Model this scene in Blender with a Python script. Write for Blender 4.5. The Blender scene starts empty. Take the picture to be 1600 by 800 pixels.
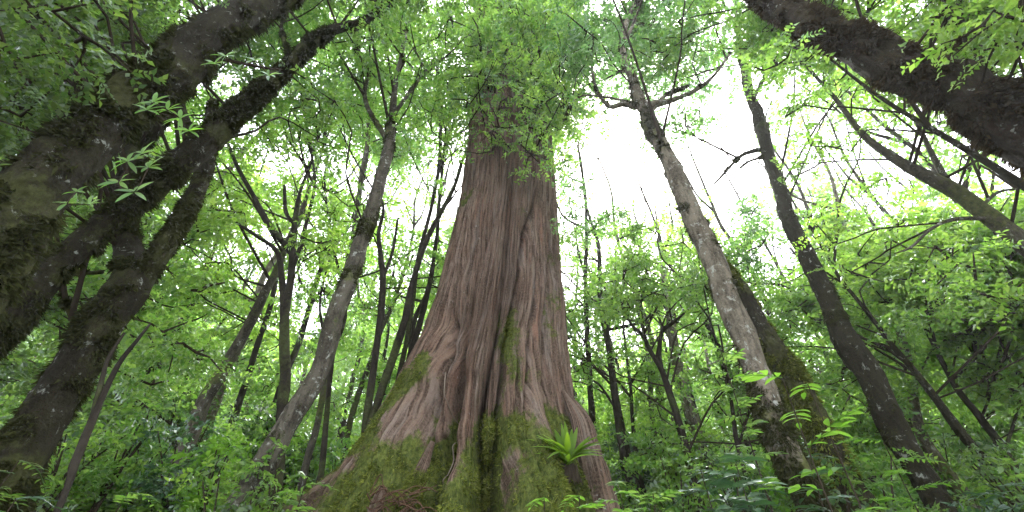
import bpy, math, random
import numpy as np
from mathutils import Vector

# ------------------------------------------------------------------ camera, sky, sun, exposure
S = bpy.context.scene
COL = S.collection
PITCH = math.radians(38.0)
CAM = np.array([0.0, 0.0, 1.6])
FPX = 15.0 / 36.0 * 1600.0
cd = bpy.data.cameras.new("camera"); cam = bpy.data.objects.new("camera", cd); COL.objects.link(cam)
cam.location = CAM; cam.rotation_euler = (math.radians(90) + PITCH, 0, 0)
cd.lens = 15.0; cd.sensor_width = 36.0; cd.clip_start = 0.05; cd.clip_end = 2000
S.camera = cam

SUN_EL, SUN_AZ = math.radians(51), math.radians(17)
w = bpy.data.worlds.new("World"); S.world = w; w.use_nodes = True
nt = w.node_tree; bg = nt.nodes["Background"]
sky = nt.nodes.new("ShaderNodeTexSky"); sky.sky_type = 'NISHITA'; sky.sun_disc = False
sky.sun_elevation = SUN_EL; sky.sun_rotation = SUN_AZ; sky.dust_density = 3.0; sky.air_density = 1.0
mx = nt.nodes.new("ShaderNodeMix"); mx.data_type = 'RGBA'; mx.inputs[0].default_value = 0.72
nt.links.new(sky.outputs[0], mx.inputs[6]); mx.inputs[7].default_value = (8.6, 8.6, 9.2, 1)
nt.links.new(mx.outputs[2], bg.inputs[0]); bg.inputs[1].default_value = 0.15
sd = bpy.data.lights.new("sun", 'SUN'); sun = bpy.data.objects.new("sun", sd); COL.objects.link(sun)
sd.energy = 1.5; sd.angle = math.radians(11); sd.color = (1.0, 0.97, 0.9)
sdir = Vector((math.sin(SUN_AZ) * math.cos(SUN_EL), math.cos(SUN_AZ) * math.cos(SUN_EL), math.sin(SUN_EL)))
sun.rotation_euler = sdir.to_track_quat('Z', 'Y').to_euler(); sun.location = (10, 20, 40)
S.view_settings.view_transform = 'Standard'; S.view_settings.look = 'None'
S.view_settings.exposure = 2.75; S.view_settings.gamma = 1.0
S.render.engine = 'CYCLES'
S.cycles.max_bounces = 7; S.cycles.diffuse_bounces = 5; S.cycles.glossy_bounces = 2; S.cycles.transmission_bounces = 5
S.cycles.use_denoising = True; S.cycles.denoiser = 'OPENIMAGEDENOISE'; S.cycles.denoising_prefilter = 'ACCURATE'
S.cycles.use_adaptive_sampling = True; S.cycles.adaptive_threshold = 0.02

rng = np.random.default_rng(7); random.seed(7)

# ------------------------------------------------------------------ helpers
def _h(ix, iy, iz, s):
    n = (ix * 374761393 + iy * 668265263 + iz * 2147483647 + s * 1274126177) & 0xFFFFFFFF
    n = ((n ^ (n >> 13)) * 1274126177) & 0xFFFFFFFF
    return ((n ^ (n >> 16)) & 0xFFFF) / 65535.0
def vnoise(p, s=0):
    p = np.asarray(p, float); i = np.floor(p).astype(np.int64); f = p - i; f = f * f * (3 - 2 * f)
    x, y, z = i[..., 0], i[..., 1], i[..., 2]; fx, fy, fz = f[..., 0], f[..., 1], f[..., 2]
    r = 0
    for a in (0, 1):
        for b in (0, 1):
            for c in (0, 1):
                r = r + _h(x + a, y + b, z + c, s) * (fx if a else 1 - fx) * (fy if b else 1 - fy) * (fz if c else 1 - fz)
    return r
def fbm(p, s=0, o=4):
    p = np.asarray(p, float); r = 0; a = 0.5; t = 0
    for k in range(o):
        r = r + a * vnoise(p * (2 ** k) + 17.3 * k, s + k); t += a; a *= 0.5
    return r / t          # 0..1
def smooth(x, a, b):
    t = np.clip((x - a) / (b - a), 0, 1); return t * t * (3 - 2 * t)

CP, SP = math.cos(PITCH), math.sin(PITCH)
def ray(px, py):
    u = (px - 800) / FPX; v = (400 - py) / FPX
    return np.array([u, CP - v * SP, SP + v * CP])
def at(px, py, Y):                       # a place in the forest, Y metres ahead of the viewpoint
    d = ray(px, py); return CAM + d * (Y / d[1])
def dep(px, py, Y): return Y / ray(px, py)[1]     # depth along the optical axis
def project(P):
    q = np.atleast_2d(P) - CAM; zc = q[:, 1] * CP + q[:, 2] * SP
    return 800 + FPX * q[:, 0] / zc, 400 - FPX * (-q[:, 1] * SP + q[:, 2] * CP) / zc, zc

def gz(x, y):
    x = np.asarray(x, float); y = np.asarray(y, float)
    z = 0.26 * np.clip(y - 0.5, 0, 40) + 0.12 * np.clip(y - 40, 0, 200)
    z = z + 0.9 * smooth(-x, 3.0, 8.0) * smooth(y, 1, 6) + 0.10 * np.clip(np.abs(x) - 14, 0, 60)
    p = np.stack([x * 0.35, y * 0.35, np.zeros_like(x)], -1)
    return z + (fbm(p, 3, 4) - 0.5) * 0.7 * smooth(np.hypot(x, y), 1.0, 4.0)

def mk(name, V, F, mat, parent=None, loc=None, attr=None, smooth_=False, uv=None):
    V = np.asarray(V, np.float32); F = np.asarray(F, np.int32); k = F.shape[1]
    me = bpy.data.meshes.new(name)
    me.vertices.add(len(V)); me.vertices.foreach_set("co", V.ravel())
    me.loops.add(F.size); me.loops.foreach_set("vertex_index", F.ravel())
    me.polygons.add(len(F)); me.polygons.foreach_set("loop_start", np.arange(0, F.size, k, dtype=np.int32))
    me.polygons.foreach_set("loop_total", np.full(len(F), k, np.int32))
    if smooth_: me.polygons.foreach_set("use_smooth", np.ones(len(F), bool))
    if uv is not None:
        l = me.uv_layers.new(name="UVMap"); l.data.foreach_set("uv", np.asarray(uv, np.float32)[F.ravel()].ravel())
    if attr is not None:
        a = me.attributes.new("moss", 'FLOAT', 'POINT'); a.data.foreach_set("value", np.asarray(attr, np.float32))
    me.update(calc_edges=True)
    mats = mat if isinstance(mat, (list, tuple)) else [mat]
    for m in mats: me.materials.append(m)
    o = bpy.data.objects.new(name, me); COL.objects.link(o)
    if parent is not None: o.parent = parent
    if loc is not None: o.location = loc
    return o
def thing(name, label, cat, loc, group=None):
    o = bpy.data.objects.new(name, None); COL.objects.link(o); o.location = loc; o.empty_display_size = 0.2
    o['label'] = label; o['category'] = cat
    if group: o['group'] = group
    return o
class Acc:                                # collects vertices and faces for one mesh
    def __init__(s): s.V = []; s.F = []; s.M = []; s.n = 0
    def add(s, V, F, m=0):
        if len(V) == 0: return
        s.V.append(np.asarray(V, float)); s.F.append(np.asarray(F) + s.n); s.M.append(np.full(len(F), m)); s.n += len(V)
    def build(s, name, mats, parent=None, base=(0, 0, 0), loc=None, smooth_=False):
        V = np.concatenate(s.V) - np.asarray(base)
        o = mk(name, V, np.concatenate(s.F), mats, parent, loc, smooth_=smooth_)
        o.data.polygons.foreach_set("material_index", np.concatenate(s.M).astype(np.int32))
        return o

def spline(P, step):
    P = np.asarray(P, float)
    if len(P) == 2: P = np.array([P[0], (P[0] + P[1]) / 2, P[1]])
    Q = np.vstack([2 * P[0] - P[1], P, 2 * P[-1] - P[-2]]); out = []
    for i in range(1, len(Q) - 2):
        L = np.linalg.norm((Q[i + 1] - Q[i])[:3]); n = max(1, int(math.ceil(L / step)))
        t = (np.arange(n) / n)[:, None]
        a, b, c, d = Q[i - 1], Q[i], Q[i + 1], Q[i + 2]
        out.append(0.5 * ((2 * b) + (-a + c) * t + (2 * a - 5 * b + 4 * c - d) * t * t + (-a + 3 * b - 3 * c + d) * t ** 3))
    out.append(P[-1:]); return np.vstack(out)

def tube(P, R, sides=8, lump=0.0, lf=3.0, seed=0, stretch=0.35, ridge=0.0):
    """swept trunk with lumps; returns V, F(quads), N(normals), frac"""
    n = len(P); T = np.gradient(P, axis=0); T /= np.linalg.norm(T, axis=1)[:, None] + 1e-9
    u = np.cross(T[0], [0.0, 1.0, 0.03]); u /= np.linalg.norm(u) + 1e-9
    U = np.zeros((n, 3))
    for i in range(n):
        u = u - T[i] * np.dot(u, T[i]); u /= np.linalg.norm(u) + 1e-9; U[i] = u
    W = np.cross(T, U)
    a = np.linspace(0, 2 * math.pi, sides, endpoint=False)
    N = U[:, None] * np.cos(a)[None, :, None] + W[:, None] * np.sin(a)[None, :, None]
    R = np.asarray(R, float)[:, None]
    rr = np.repeat(R, sides, 1)
    if lump > 0:
        L = np.concatenate([[0], np.cumsum(np.linalg.norm(np.diff(P, axis=0), axis=1))])
        rad = np.median(R)
        q = np.stack([np.cos(a)[None] * rad * np.ones((n, 1)), np.sin(a)[None] * rad * np.ones((n, 1)), L[:, None] * stretch * np.ones((1, sides))], -1)
        f = lf / max(rad, 0.03)
        rr = rr * (1 + lump * 2 * (fbm(q * f * 0.35 + seed, seed, 4) - 0.5) + ridge * (np.abs(fbm(q * f * 1.2 + seed * 3, seed + 5, 3) - 0.5) * 2 - 0.3))
    V = P[:, None] + N * rr[..., None]
    i = np.arange(n - 1)[:, None] * sides; j = np.arange(sides)[None]; k = (j + 1) % sides
    F = np.stack([i + j, i + k, i + sides + k, i + sides + j], -1).reshape(-1, 4)
    return V.reshape(-1, 3), F, N.reshape(-1, 3)

def norm(v): return v / (np.linalg.norm(v, axis=-1, keepdims=True) + 1e-9)

def leaves(base, d, nrm, L, W, droop=0.15):
    """folded diamond leaves: arrays (n,3); returns V, quads"""
    d = norm(d); s = norm(np.cross(d, nrm)); up = np.cross(s, d)
    L = L[:, None]; W = W[:, None]
    mid = base + d * L * 0.45
    a = base; b = mid + s * W * 0.5 + up * W * 0.18; c = base + d * L - up * L * droop; e = mid - s * W * 0.5 + up * W * 0.18
    V = np.stack([a, b, c, e], 1).reshape(-1, 3)
    F = np.arange(len(base) * 4).reshape(-1, 4)
    return V, F

def bigleaf(acc, base, d, nrm, L, W, droop=0.35, seg=5, m=0, tipw=0.04, fold=0.15, wide=0.45):
    """one near leaf: a curved, folded, pointed blade"""
    d = norm(np.asarray(d, float)); s = norm(np.cross(d, nrm)); up = np.cross(s, d)
    V = []; F = []
    for i in range(seg + 1):
        t = i / seg
        prof = math.sin(math.pi * min(1, (t * 0.93 + 0.05)) ** (0.5 / wide * 0.5 + 0.5)) ** 0.8
        ww = max(tipw * W, W * 0.5 * prof)
        c = base + d * L * t * (1 - 0.12 * droop * t) - up * L * droop * t * t
        V += [c + s * ww + up * ww * fold * 2, c, c - s * ww + up * ww * fold * 2]
    for i in range(seg):
        a = i * 3
        F += [[a, a + 1, a + 4, a + 3], [a + 1, a + 2, a + 5, a + 4]]
    acc.add(V, F, m)

def sprays(C, R, n, leaf, flat=0.6, per=14, up=0.5):
    """foliage of one clump: n sprays of `per` leaves round centre C within radius R"""
    o = rng.normal(size=(n, 3)); o = norm(o) * (rng.random((n, 1)) ** 0.45); o[:, 2] *= flat
    O = C + o * R
    d = norm(o * np.array([1, 1, 0.4]) + rng.normal(size=(n, 3)) * np.array([.7, .7, .35]))
    nr = norm(np.array([0, 0, 1.0]) * up + rng.normal(size=(n, 3)) * 0.45)
    s = norm(np.cross(d, nr)); nr = np.cross(s, d)
    k = np.arange(per); tt = (k // 2 + 0.5) / (per / 2); sg = np.where(k % 2, 1.0, -1.0)
    SL = leaf * per * 0.30
    b = O[:, None] + d[:, None] * (tt * SL)[None, :, None] - np.array([0, 0, 1]) * (tt ** 2 * SL * 0.3)[None, :, None]
    ld = d[:, None] * 0.55 + s[:, None] * sg[None, :, None] + rng.normal(size=(n, per, 3)) * 0.35
    ln = nr[:, None] + rng.normal(size=(n, per, 3)) * 0.45
    Ls = leaf * (0.6 + 0.7 * rng.random(n * per))
    return leaves(b.reshape(-1, 3), ld.reshape(-1, 3), ln.reshape(-1, 3), Ls, Ls * (0.42 + 0.2 * rng.random(n * per)))

# ------------------------------------------------------------------ materials
def newmat(name):
    m = bpy.data.materials.new(name); m.use_nodes = True; nt = m.node_tree; nt.nodes.clear()
    o = nt.nodes.new("ShaderNodeOutputMaterial"); return m, nt, o
def leafmat(name, c1, c2, t1, t2, tf=0.5, gloss=0.07, rough=0.38):
    m, nt, out = newmat(name); N = nt.nodes.new; L = nt.links.new
    g = N("ShaderNodeNewGeometry"); 
    def ramp(a, b):
        r = N("ShaderNodeMix"); r.data_type = 'RGBA'; r.inputs[6].default_value = (*a, 1); r.inputs[7].default_value = (*b, 1)
        L(g.outputs['Random Per Island'], r.inputs[0]); return r.outputs[2]
    df = N("ShaderNodeBsdfDiffuse"); tr = N("ShaderNodeBsdfTranslucent"); gl = N("ShaderNodeBsdfGlossy"); gl.inputs['Roughness'].default_value = rough
    gl.inputs[0].default_value = (.9, .95, 1, 1)
    L(ramp(c1, c2), df.inputs[0]); L(ramp(t1, t2), tr.inputs[0])
    a = N("ShaderNodeMixShader"); a.inputs[0].default_value = tf; L(df.outputs[0], a.inputs[1]); L(tr.outputs[0], a.inputs[2])
    b = N("ShaderNodeMixShader"); L(a.outputs[0], b.inputs[1]); L(gl.outputs[0], b.inputs[2])
    lw = N("ShaderNodeLayerWeight"); lw.inputs[0].default_value = .5; pw = N("ShaderNodeMath"); pw.operation = 'POWER'; L(lw.outputs['Facing'], pw.inputs[0]); pw.inputs[1].default_value = 4
    mu = N("ShaderNodeMath"); mu.operation = 'MULTIPLY_ADD'; L(pw.outputs[0], mu.inputs[0]); mu.inputs[1].default_value = gloss * 4; mu.inputs[2].default_value = gloss * .4; mu.use_clamp = True
    L(mu.outputs[0], b.inputs[0])
    L(b.outputs[0], out.inputs[0]); return m
LM = {
 'mid':  leafmat("leaf_mid",  (.035, .085, .016), (.085, .155, .03),  (.15, .38, .035), (.42, .66, .12), .55),
 'yel':  leafmat("leaf_yellow", (.055, .12, .02), (.10, .16, .03), (.22, .47, .04), (.48, .72, .12), 0.58),
 'dark': leafmat("leaf_dark", (.025, .055, .013), (.065, .11, .028), (.08, .20, .022), (.26, .42, .06), 0.5),
 'blue': leafmat("leaf_bluegreen", (.032, .08, .025), (.08, .14, .05), (.12, .31, .06), (.30, .54, .14), 0.5),
 'gloss': leafmat("leaf_glossy", (.02, .06, .028), (.045, .10, .045), (.05, .15, .03), (.1, .24, .05), 0.3, 0.20, 0.28),
 'bright': leafmat("leaf_bright", (.06, .14, .02), (.09, .18, .03), (.2, .46, .03), (.3, .58, .06), 0.5, 0.05),
 'fern': leafmat("leaf_fern", (.05, .11, .008), (.09, .16, .012), (.22, .44, .012), (.34, .56, .03), 0.5, 0.02, .4),
 'mossblade': leafmat("moss_blades", (.05, .075, .014), (.18, .20, .04), (.07, .10, .016), (.24, .28, .05), 0.25, 0.0),
 'mossdark': leafmat("moss_blades_dark", (.024, .028, .011), (.055, .06, .022), (.03, .04, .014), (.07, .08, .024), 0.25, 0.0),
 'mossbrown': leafmat("moss_blades_brown", (.028, .02, .012), (.06, .046, .025), (.04, .03, .015), (.07, .055, .025), 0.25, 0.0),
}
def barkmat(name, c1, c2, c3, moss1, moss2, lichen=(.42, .45, .40), lich=0.62, sc=1.0, bump=0.05, uvs=None, rough=0.9):
    """bark: two noise tones along the grain, dark cracks, pale lichen spots, moss by the 'moss' attribute"""
    m, nt, out = newmat(name); N = nt.nodes.new; L = nt.links.new
    tc = N("ShaderNodeTexCoord"); mp = N("ShaderNodeMapping")
    if uvs: L(tc.outputs['UV'], mp.inputs[0]); mp.inputs['Scale'].default_value = (uvs[0], uvs[1], 1)
    else: L(tc.outputs['Object'], mp.inputs[0]); mp.inputs['Scale'].default_value = (7 * sc, 7 * sc, 2.2 * sc)
    def noise(vec, scale, det=8, rg=.6, dist=0.0):
        n = N("ShaderNodeTexNoise"); n.inputs['Scale'].default_value = scale; n.inputs['Detail'].default_value = det
        n.inputs['Roughness'].default_value = rg; n.inputs['Distortion'].default_value = dist; L(vec, n.inputs['Vector']); return n.outputs[0]
    def rampf(v, a, b, lo=0.0, hi=1.0):
        r = N("ShaderNodeMapRange"); L(v, r.inputs[0]); r.inputs[1].default_value = a; r.inputs[2].default_value = b
        r.inputs[3].default_value = lo; r.inputs[4].default_value = hi; return r.outputs[0]
    def mix(f, a, b):
        r = N("ShaderNodeMix"); r.data_type = 'RGBA'
        L(f, r.inputs[0])
        for s, v in ((6, a), (7, b)):
            if isinstance(v, tuple): r.inputs[s].default_value = (*v, 1)
            else: L(v, r.inputs[s])
        return r.outputs[2]
    def math_(op, a, b):
        r = N("ShaderNodeMath"); r.operation = op
        for s, v in ((0, a), (1, b)):
            if isinstance(v, (int, float)): r.inputs[s].default_value = v
            else: L(v, r.inputs[s])
        return r.outputs[0]
    fib = noise(mp.outputs[0], 1.0, 10, .68, .3)
    big = noise(tc.outputs['Object'], 1.3, 4, .6)
    fine = noise(tc.outputs['Object'], 28, 6, .7)
    col = mix(rampf(big, .35, .65), c1, c2)
    if uvs:      # old bark: weathered grey plates, red-brown fresh strips, dark wet streaks
        m2 = N("ShaderNodeMapping"); L(tc.outputs['UV'], m2.inputs[0]); m2.inputs['Scale'].default_value = (5, .45, 1)
        m3 = N("ShaderNodeMapping"); L(tc.outputs['UV'], m3.inputs[0]); m3.inputs['Scale'].default_value = (9, .6, 1); m3.inputs['Location'].default_value = (7, 3, 0)
        col = mix(rampf(noise(m2.outputs[0], 1.0, 7, .65, .4), .48, .62), col, (.195, .165, .14))
        col = mix(rampf(noise(m3.outputs[0], 1.0, 7, .65, .4), .54, .64), col, (.175, .095, .064))
        col = mix(rampf(noise(m3.outputs[0], .55, 6, .6, .3), .42, .33), col, (.075, .05, .036))
    col = mix(rampf(fib, .56, .42), col, c3)
    col = mix(rampf(fine, .35, .75, 0, .45), col, tuple(min(1, x * 1.6) for x in c2))
    ls = noise(tc.outputs['Object'], 7.5, 9, .72, .2)
    col = mix(rampf(ls, lich - .01, lich + .05, 0, .65), col, lichen)
    at_ = N("ShaderNodeAttribute"); at_.attribute_name = "moss"
    mf = math_('ADD', at_.outputs['Fac'], math_('MULTIPLY', math_('SUBTRACT', noise(tc.outputs['Object'], 9, 8, .7), 0.5), 0.9))
    mcol = mix(rampf(noise(tc.outputs['Object'], 14, 6, .7), .35, .65), moss1, moss2)
    col = mix(rampf(mf, .42, .58), col, mcol)
    hgt = math_('ADD', math_('MULTIPLY', fib, 1.0), math_('MULTIPLY', fine, 0.45))
    bp = N("ShaderNodeBump"); bp.inputs['Strength'].default_value = 1.0; bp.inputs['Distance'].default_value = bump; L(hgt, bp.inputs['Height'])
    p = N("ShaderNodeBsdfPrincipled"); L(col, p.inputs['Base Color']); p.inputs['Roughness'].default_value = rough
    p.inputs['Specular IOR Level'].default_value = 0.07
    L(bp.outputs[0], p.inputs['Normal']); L(p.outputs[0], out.inputs[0]); return m
BK = {
 'giant': barkmat("bark_cypress", (.15, .092, .063), (.21, .158, .12), (.034, .021, .014), (.032, .048, .012), (.13, .155, .036), (.46, .44, .42), .645, uvs=(24, .9), bump=.09),
 'mossy': barkmat("bark_mossy", (.02, .018, .01), (.036, .033, .02), (.015, .013, .009), (.03, .034, .012), (.065, .07, .025), lich=.60, bump=.10),
 'brown': barkmat("bark_brown_moss", (.028, .02, .013), (.048, .037, .026), (.012, .009, .006), (.022, .018, .009), (.05, .042, .02), lich=.60, bump=.12),
 'pale':  barkmat("bark_pale", (.10, .085, .062), (.18, .158, .12), (.03, .025, .018), (.05, .06, .02), (.12, .125, .045), lich=.57, bump=.07),
 'grey':  barkmat("bark_grey", (.055, .05, .036), (.105, .097, .075), (.026, .022, .017), (.05, .065, .025), (.12, .13, .05), lich=.59, bump=.06),
 'dark':  barkmat("bark_dark", (.022, .018, .014), (.036, .031, .024), (.012, .01, .008), (.03, .035, .015), (.06, .07, .03), lich=.70, bump=.02),
}
m, nt_, out = newmat("twig"); b = nt_.nodes.new("ShaderNodeBsdfDiffuse"); b.inputs[0].default_value = (.035, .028, .02, 1); nt_.links.new(b.outputs[0], out.inputs[0]); TWIG = m
m, nt_, out = newmat("vine"); b = nt_.nodes.new("ShaderNodeBsdfDiffuse"); b.inputs[0].default_value = (.17, .14, .11, 1); nt_.links.new(b.outputs[0], out.inputs[0]); VINE = m
def groundmat():
    m, nt, out = newmat("forest_floor"); N = nt.nodes.new; L = nt.links.new
    tc = N("ShaderNodeTexCoord"); n = N("ShaderNodeTexNoise"); n.inputs['Scale'].default_value = 2.2; n.inputs['Detail'].default_value = 10; n.inputs['Roughness'].default_value = .7
    L(tc.outputs['Object'], n.inputs[0]); r = N("ShaderNodeValToRGB"); L(n.outputs[0], r.inputs[0])
    e = r.color_ramp.elements; e[0].position = .3; e[0].color = (.025, .018, .011, 1); e[1].position = .7; e[1].color = (.07, .085, .025, 1)
    x = r.color_ramp.elements.new(.5); x.color = (.065, .045, .028, 1)
    bp = N("ShaderNodeBump"); bp.inputs['Distance'].default_value = .12; L(n.outputs[0], bp.inputs['Height'])
    d = N("ShaderNodeBsdfPrincipled"); d.inputs['Roughness'].default_value = .95; L(r.outputs[0], d.inputs['Base Color']); L(bp.outputs[0], d.inputs['Normal'])
    L(d.outputs[0], out.inputs[0]); return m

# ------------------------------------------------------------------ ground
g1 = np.concatenate([-np.geomspace(200, 30, 9), np.linspace(-28, 28, 170), np.geomspace(30, 200, 9)])
g2 = np.concatenate([-np.geomspace(140, 12, 8), np.linspace(-10, 45, 170), np.geomspace(47, 260, 10)])
GX, GY = np.meshgrid(g1, g2); GZ = gz(GX, GY)
nr, nc = GX.shape; i = np.arange(nr - 1)[:, None] * nc + np.arange(nc - 1)[None]
go = mk("ground", np.stack([GX, GY, GZ], -1).reshape(-1, 3), np.stack([i, i + 1, i + nc + 1, i + nc], -1).reshape(-1, 4), groundmat(), smooth_=True)
go['kind'] = 'structure'

# ------------------------------------------------------------------ moss blades on bark
def moss_blades(V, N, mossv, count, ln, mat, parent, base, hang=0.6):
    p = np.clip(mossv, 0, 1); 
    if p.sum() < 1: return
    idx = rng.choice(len(V), count, p=p / p.sum())
    b = V[idx] + rng.normal(size=(count, 3)) * 0.012
    n = norm(N[idx])
    d = norm(n * 0.9 + rng.normal(size=(count, 3)) * 0.45 + np.array([0, 0, -hang]))
    s = norm(np.cross(d, rng.normal(size=(count, 3))))
    L = ln * (0.35 + rng.random(count) ** 2)[:, None]
    b = b - n * L * 0.2
    W = L * 0.16
    Vb = np.stack([b - s * W, b + s * W, b + d * L], 1).reshape(-1, 3) - base
    o = mk("moss", Vb, np.arange(count * 3).reshape(-1, 3), mat, parent); o['kind'] = 'stuff'
    o['label'] = 'shaggy fringe of moss on the bark'
    return o

# ------------------------------------------------------------------ the giant cypress
GYc = 8.0
OUT = [  # py, left px, right px of the silhouette
 (-60, 752, 785), (0, 748, 792), (60, 744, 812), (130, 738, 848), (200, 735, 858), (230, 733, 861), (260, 729, 863), (330, 720, 868), (400, 704, 872), (470, 687, 877), (540, 662, 881),
 (590, 634, 886), (640, 606, 893), (680, 580, 902), (720, 553, 915), (760, 528, 930), (800, 500, 945), (860, 455, 965), (930, 400, 990)]
zz = []; xl = []; xr = []
for py, a, b_ in OUT:
    P = at(a, py, GYc); Q = at(b_, py, GYc); zz.append(P[2]); xl.append(P[0]); xr.append(Q[0])
zz = np.array(zz)[::-1]; xl = np.array(xl)[::-1]; xr = np.array(xr)[::-1]
def cxf(z): return np.interp(z, zz, 0.5 * (xl + xr) + 0.10 * (xr - xl) * smooth(6 - zz, 0, 5))
def wlf(z): return cxf(z) - np.interp(z, zz, xl)
def wrf(z): return np.interp(z, zz, xr) - cxf(z)
GRV = [  # path in the photo, depth m, width m
 ([(780, 262), (771, 320), (757, 368), (742, 410), (728, 470), (712, 520), (702, 580), (684, 640), (664, 700), (640, 770)], [.05, .05, .08, .06, .08, .16, .36, .55, .7, .75], .11),
 ([(801, 280), (797, 340), (794, 400), (786, 460), (777, 515), (766, 560), (756, 605), (748, 650), (744, 700), (738, 790)], [.08, .10, .12, .12, .22, .28, .4, .6, .8, .95], .10),
 ([(838, 320), (824, 360), (820, 400), (809, 470), (800, 540), (794, 600), (790, 660), (787, 720), (788, 790)], [.1, .2, .2, .18, .26, .34, .45, .6, .7], .085),
 ([(858, 300), (862, 400), (858, 480), (857, 560), (859, 610), (868, 660), (880, 700)], [.05, .06, .08, .14, .2, .24, .2], .06),
 ([(728, 380), (712, 430), (692, 490), (672, 550), (640, 620), (612, 672), (585, 730), (560, 780)], [.04, .08, .14, .3, .4, .45, .4, .35], .09),
 ([(742, 380), (728, 440), (710, 500), (697, 545), (680, 600), (655, 650), (628, 700), (600, 770)], [.04, .07, .14, .2, .28, .35, .42, .45], .08),
 ([(750, 300), (738, 360), (720, 440), (700, 490), (680, 530)], [.03, .05, .06, .06, .04], .06),
 ([(845, 360), (842, 440), (838, 520), (832, 600), (828, 680)], [.03, .05, .08, .1, .06], .05),
 ([(778, 620), (772, 680), (768, 740), (764, 800)], [.05, .10, .15, .2], .06),
 ([(815, 420), (822, 500), (820, 580), (815, 650)], [.03, .05, .07, .08], .05),
]
NT, NZ = 1201, 620
zs = np.concatenate([np.linspace(0.6, 12.5, NZ - 80), np.linspace(12.6, 34, 80)])
th = np.linspace(-1, 1, NT); th = math.pi * np.sign(th) * np.abs(th) ** 1.3      # 0 faces the viewer, seam at the back (first and last column coincide)
TH, ZZ = np.meshgrid(th, zs)
wl, wr, cx = wlf(ZZ), wrf(ZZ), cxf(ZZ)
tap = np.interp(ZZ, [zz[-1], 34], [1, .3]); wl = wl * tap; wr = wr * tap
sn, cs = np.sin(TH), np.cos(TH)
side = np.where(sn < 0, wl, wr); dp = (wl + wr) / 2 * np.interp(ZZ, [2, 6, 12], [.82, .95, 1.0])
R = 1 / np.sqrt((sn / side) ** 2 + (cs / dp) ** 2)
R0 = R.copy()
def surf_z(px, py):
    z = 5.0
    for _ in range(6):
        wv = (wlf(z) + wrf(z)) / 2
        s = np.clip((at(px, py, GYc)[0] - cxf(at(px, py, GYc)[2])) / (wlf(at(px, py, GYc)[2]) if px < 770 else wrf(at(px, py, GYc)[2])), -.98, .98)
        ph = math.asin(s); ys = GYc - wv * math.cos(ph); z = at(px, py, ys)[2]
    # refine the angle at the true surface distance
    for _ in range(4):
        X, _, z = at(px, py, ys); c = cxf(z); wv = wlf(z) if X < c else wrf(z)
        s = np.clip((X - c) / wv, -.985, .985); ph = math.asin(s); ys = GYc - (wlf(z) + wrf(z)) / 2 * math.cos(ph)
    return ph, z
for path, dpt, wid in GRV:
    q = np.array([surf_z(*p) for p in path]); o_ = np.argsort(q[:, 1]); ph = np.interp(ZZ[:, 0], q[o_, 1], q[o_, 0]); dd = np.interp(ZZ[:, 0], q[o_, 1], np.array(dpt)[o_])
    fade = smooth(ZZ[:, 0], q[o_[-1], 1] + .8, q[o_[-1], 1])
    ph = ph + (fbm(np.stack([ZZ[:, 0] * 1.5, ZZ[:, 0] * 0, ZZ[:, 0] * 0], -1), int(q[0, 0] * 100) % 91, 3) - .5) * .05
    arc = (TH - ph[:, None]) * R0
    wv = wid * (0.7 + 0.6 * fbm(np.stack([ZZ * 2, TH * 0, ZZ * 0], -1), 7, 3))
    R = R - (dd * fade)[:, None] * (1.8 * np.exp(-np.abs(arc / (.6 * wv)) ** 1.6) + 1.1 * np.exp(-(arc / (2.4 * wv)) ** 2))
# the mossy buttress and the rib beside it swell toward the viewer
def lobe(px, pts_amp, wid):
    global R
    q = np.array([surf_z(p[0], p[1]) for p in px]); o_ = np.argsort(q[:, 1]); ph = np.interp(ZZ[:, 0], q[o_, 1], q[o_, 0]); a = np.interp(ZZ[:, 0], q[o_, 1], np.array(pts_amp)[o_])
    arc = (TH - ph[:, None]) * R0
    R = R + a[:, None] * np.exp(-np.abs(arc / wid) ** 2.6)
lobe([(730, 470), (728, 560), (722, 620), (708, 690), (692, 760), (680, 830)], [0, .08, .22, .42, .62, .8], .42)
lobe([(772, 560), (768, 640), (764, 720), (760, 800)], [0, .06, .12, .15], .17)
lobe([(830, 560), (838, 640), (842, 720), (845, 800)], [0, .10, .25, .45], .40)
lobe([(625, 640), (600, 720), (575, 800)], [0, .2, .4], .3)
# knot hole
ph, zk = surf_z(778, 508); R -= .22 * np.exp(-(((TH - ph) * R0 / .09) ** 2 + ((ZZ - zk) / .11) ** 2))
ph, zk = surf_z(820, 398); R -= .12 * np.exp(-(((TH - ph) * R0 / .06) ** 2 + ((ZZ - zk) / .09) ** 2))
# broad back flutes, minor flutes, fibres
shear = TH + 0.035 * (ZZ - 6) * (TH < 0.2) * 0
q = np.stack([sn * 2.2, cs * 2.2, ZZ * 0.10], -1)
R += (np.abs(fbm(q * 2.2, 11, 3) - .5) * -0.42 + .07) * np.interp(ZZ, [0, 5, 14], [1.2, .75, .4])
q = np.stack([sn * 2.2, cs * 2.2, ZZ * 0.016], -1)
R += (fbm(q * 8, 21, 3) - .5) * 0.10
R -= 0.055 * smooth(np.abs(fbm(q * 11, 61, 2) - .5), .035, 0.0) + .04 * smooth(np.abs(fbm(q * 23, 62, 2) - .5), .05, 0.0)
q2 = np.stack([sn * 2.2, cs * 2.2, ZZ * 0.035], -1)
R += (fbm(q2 * 26, 31, 3) - .5) * 0.07
R += (fbm(np.stack([sn * 2.2, cs * 2.2, ZZ * .09], -1) * 55, 33, 2) - .5) * .03
q = np.stack([sn * R0, cs * R0, ZZ], -1)
lowm = smooth(ZZ, 5.0, 2.6)
R += (fbm(q * 3.0, 41, 4) - .5) * (0.03 + 0.07 * lowm)
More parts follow.
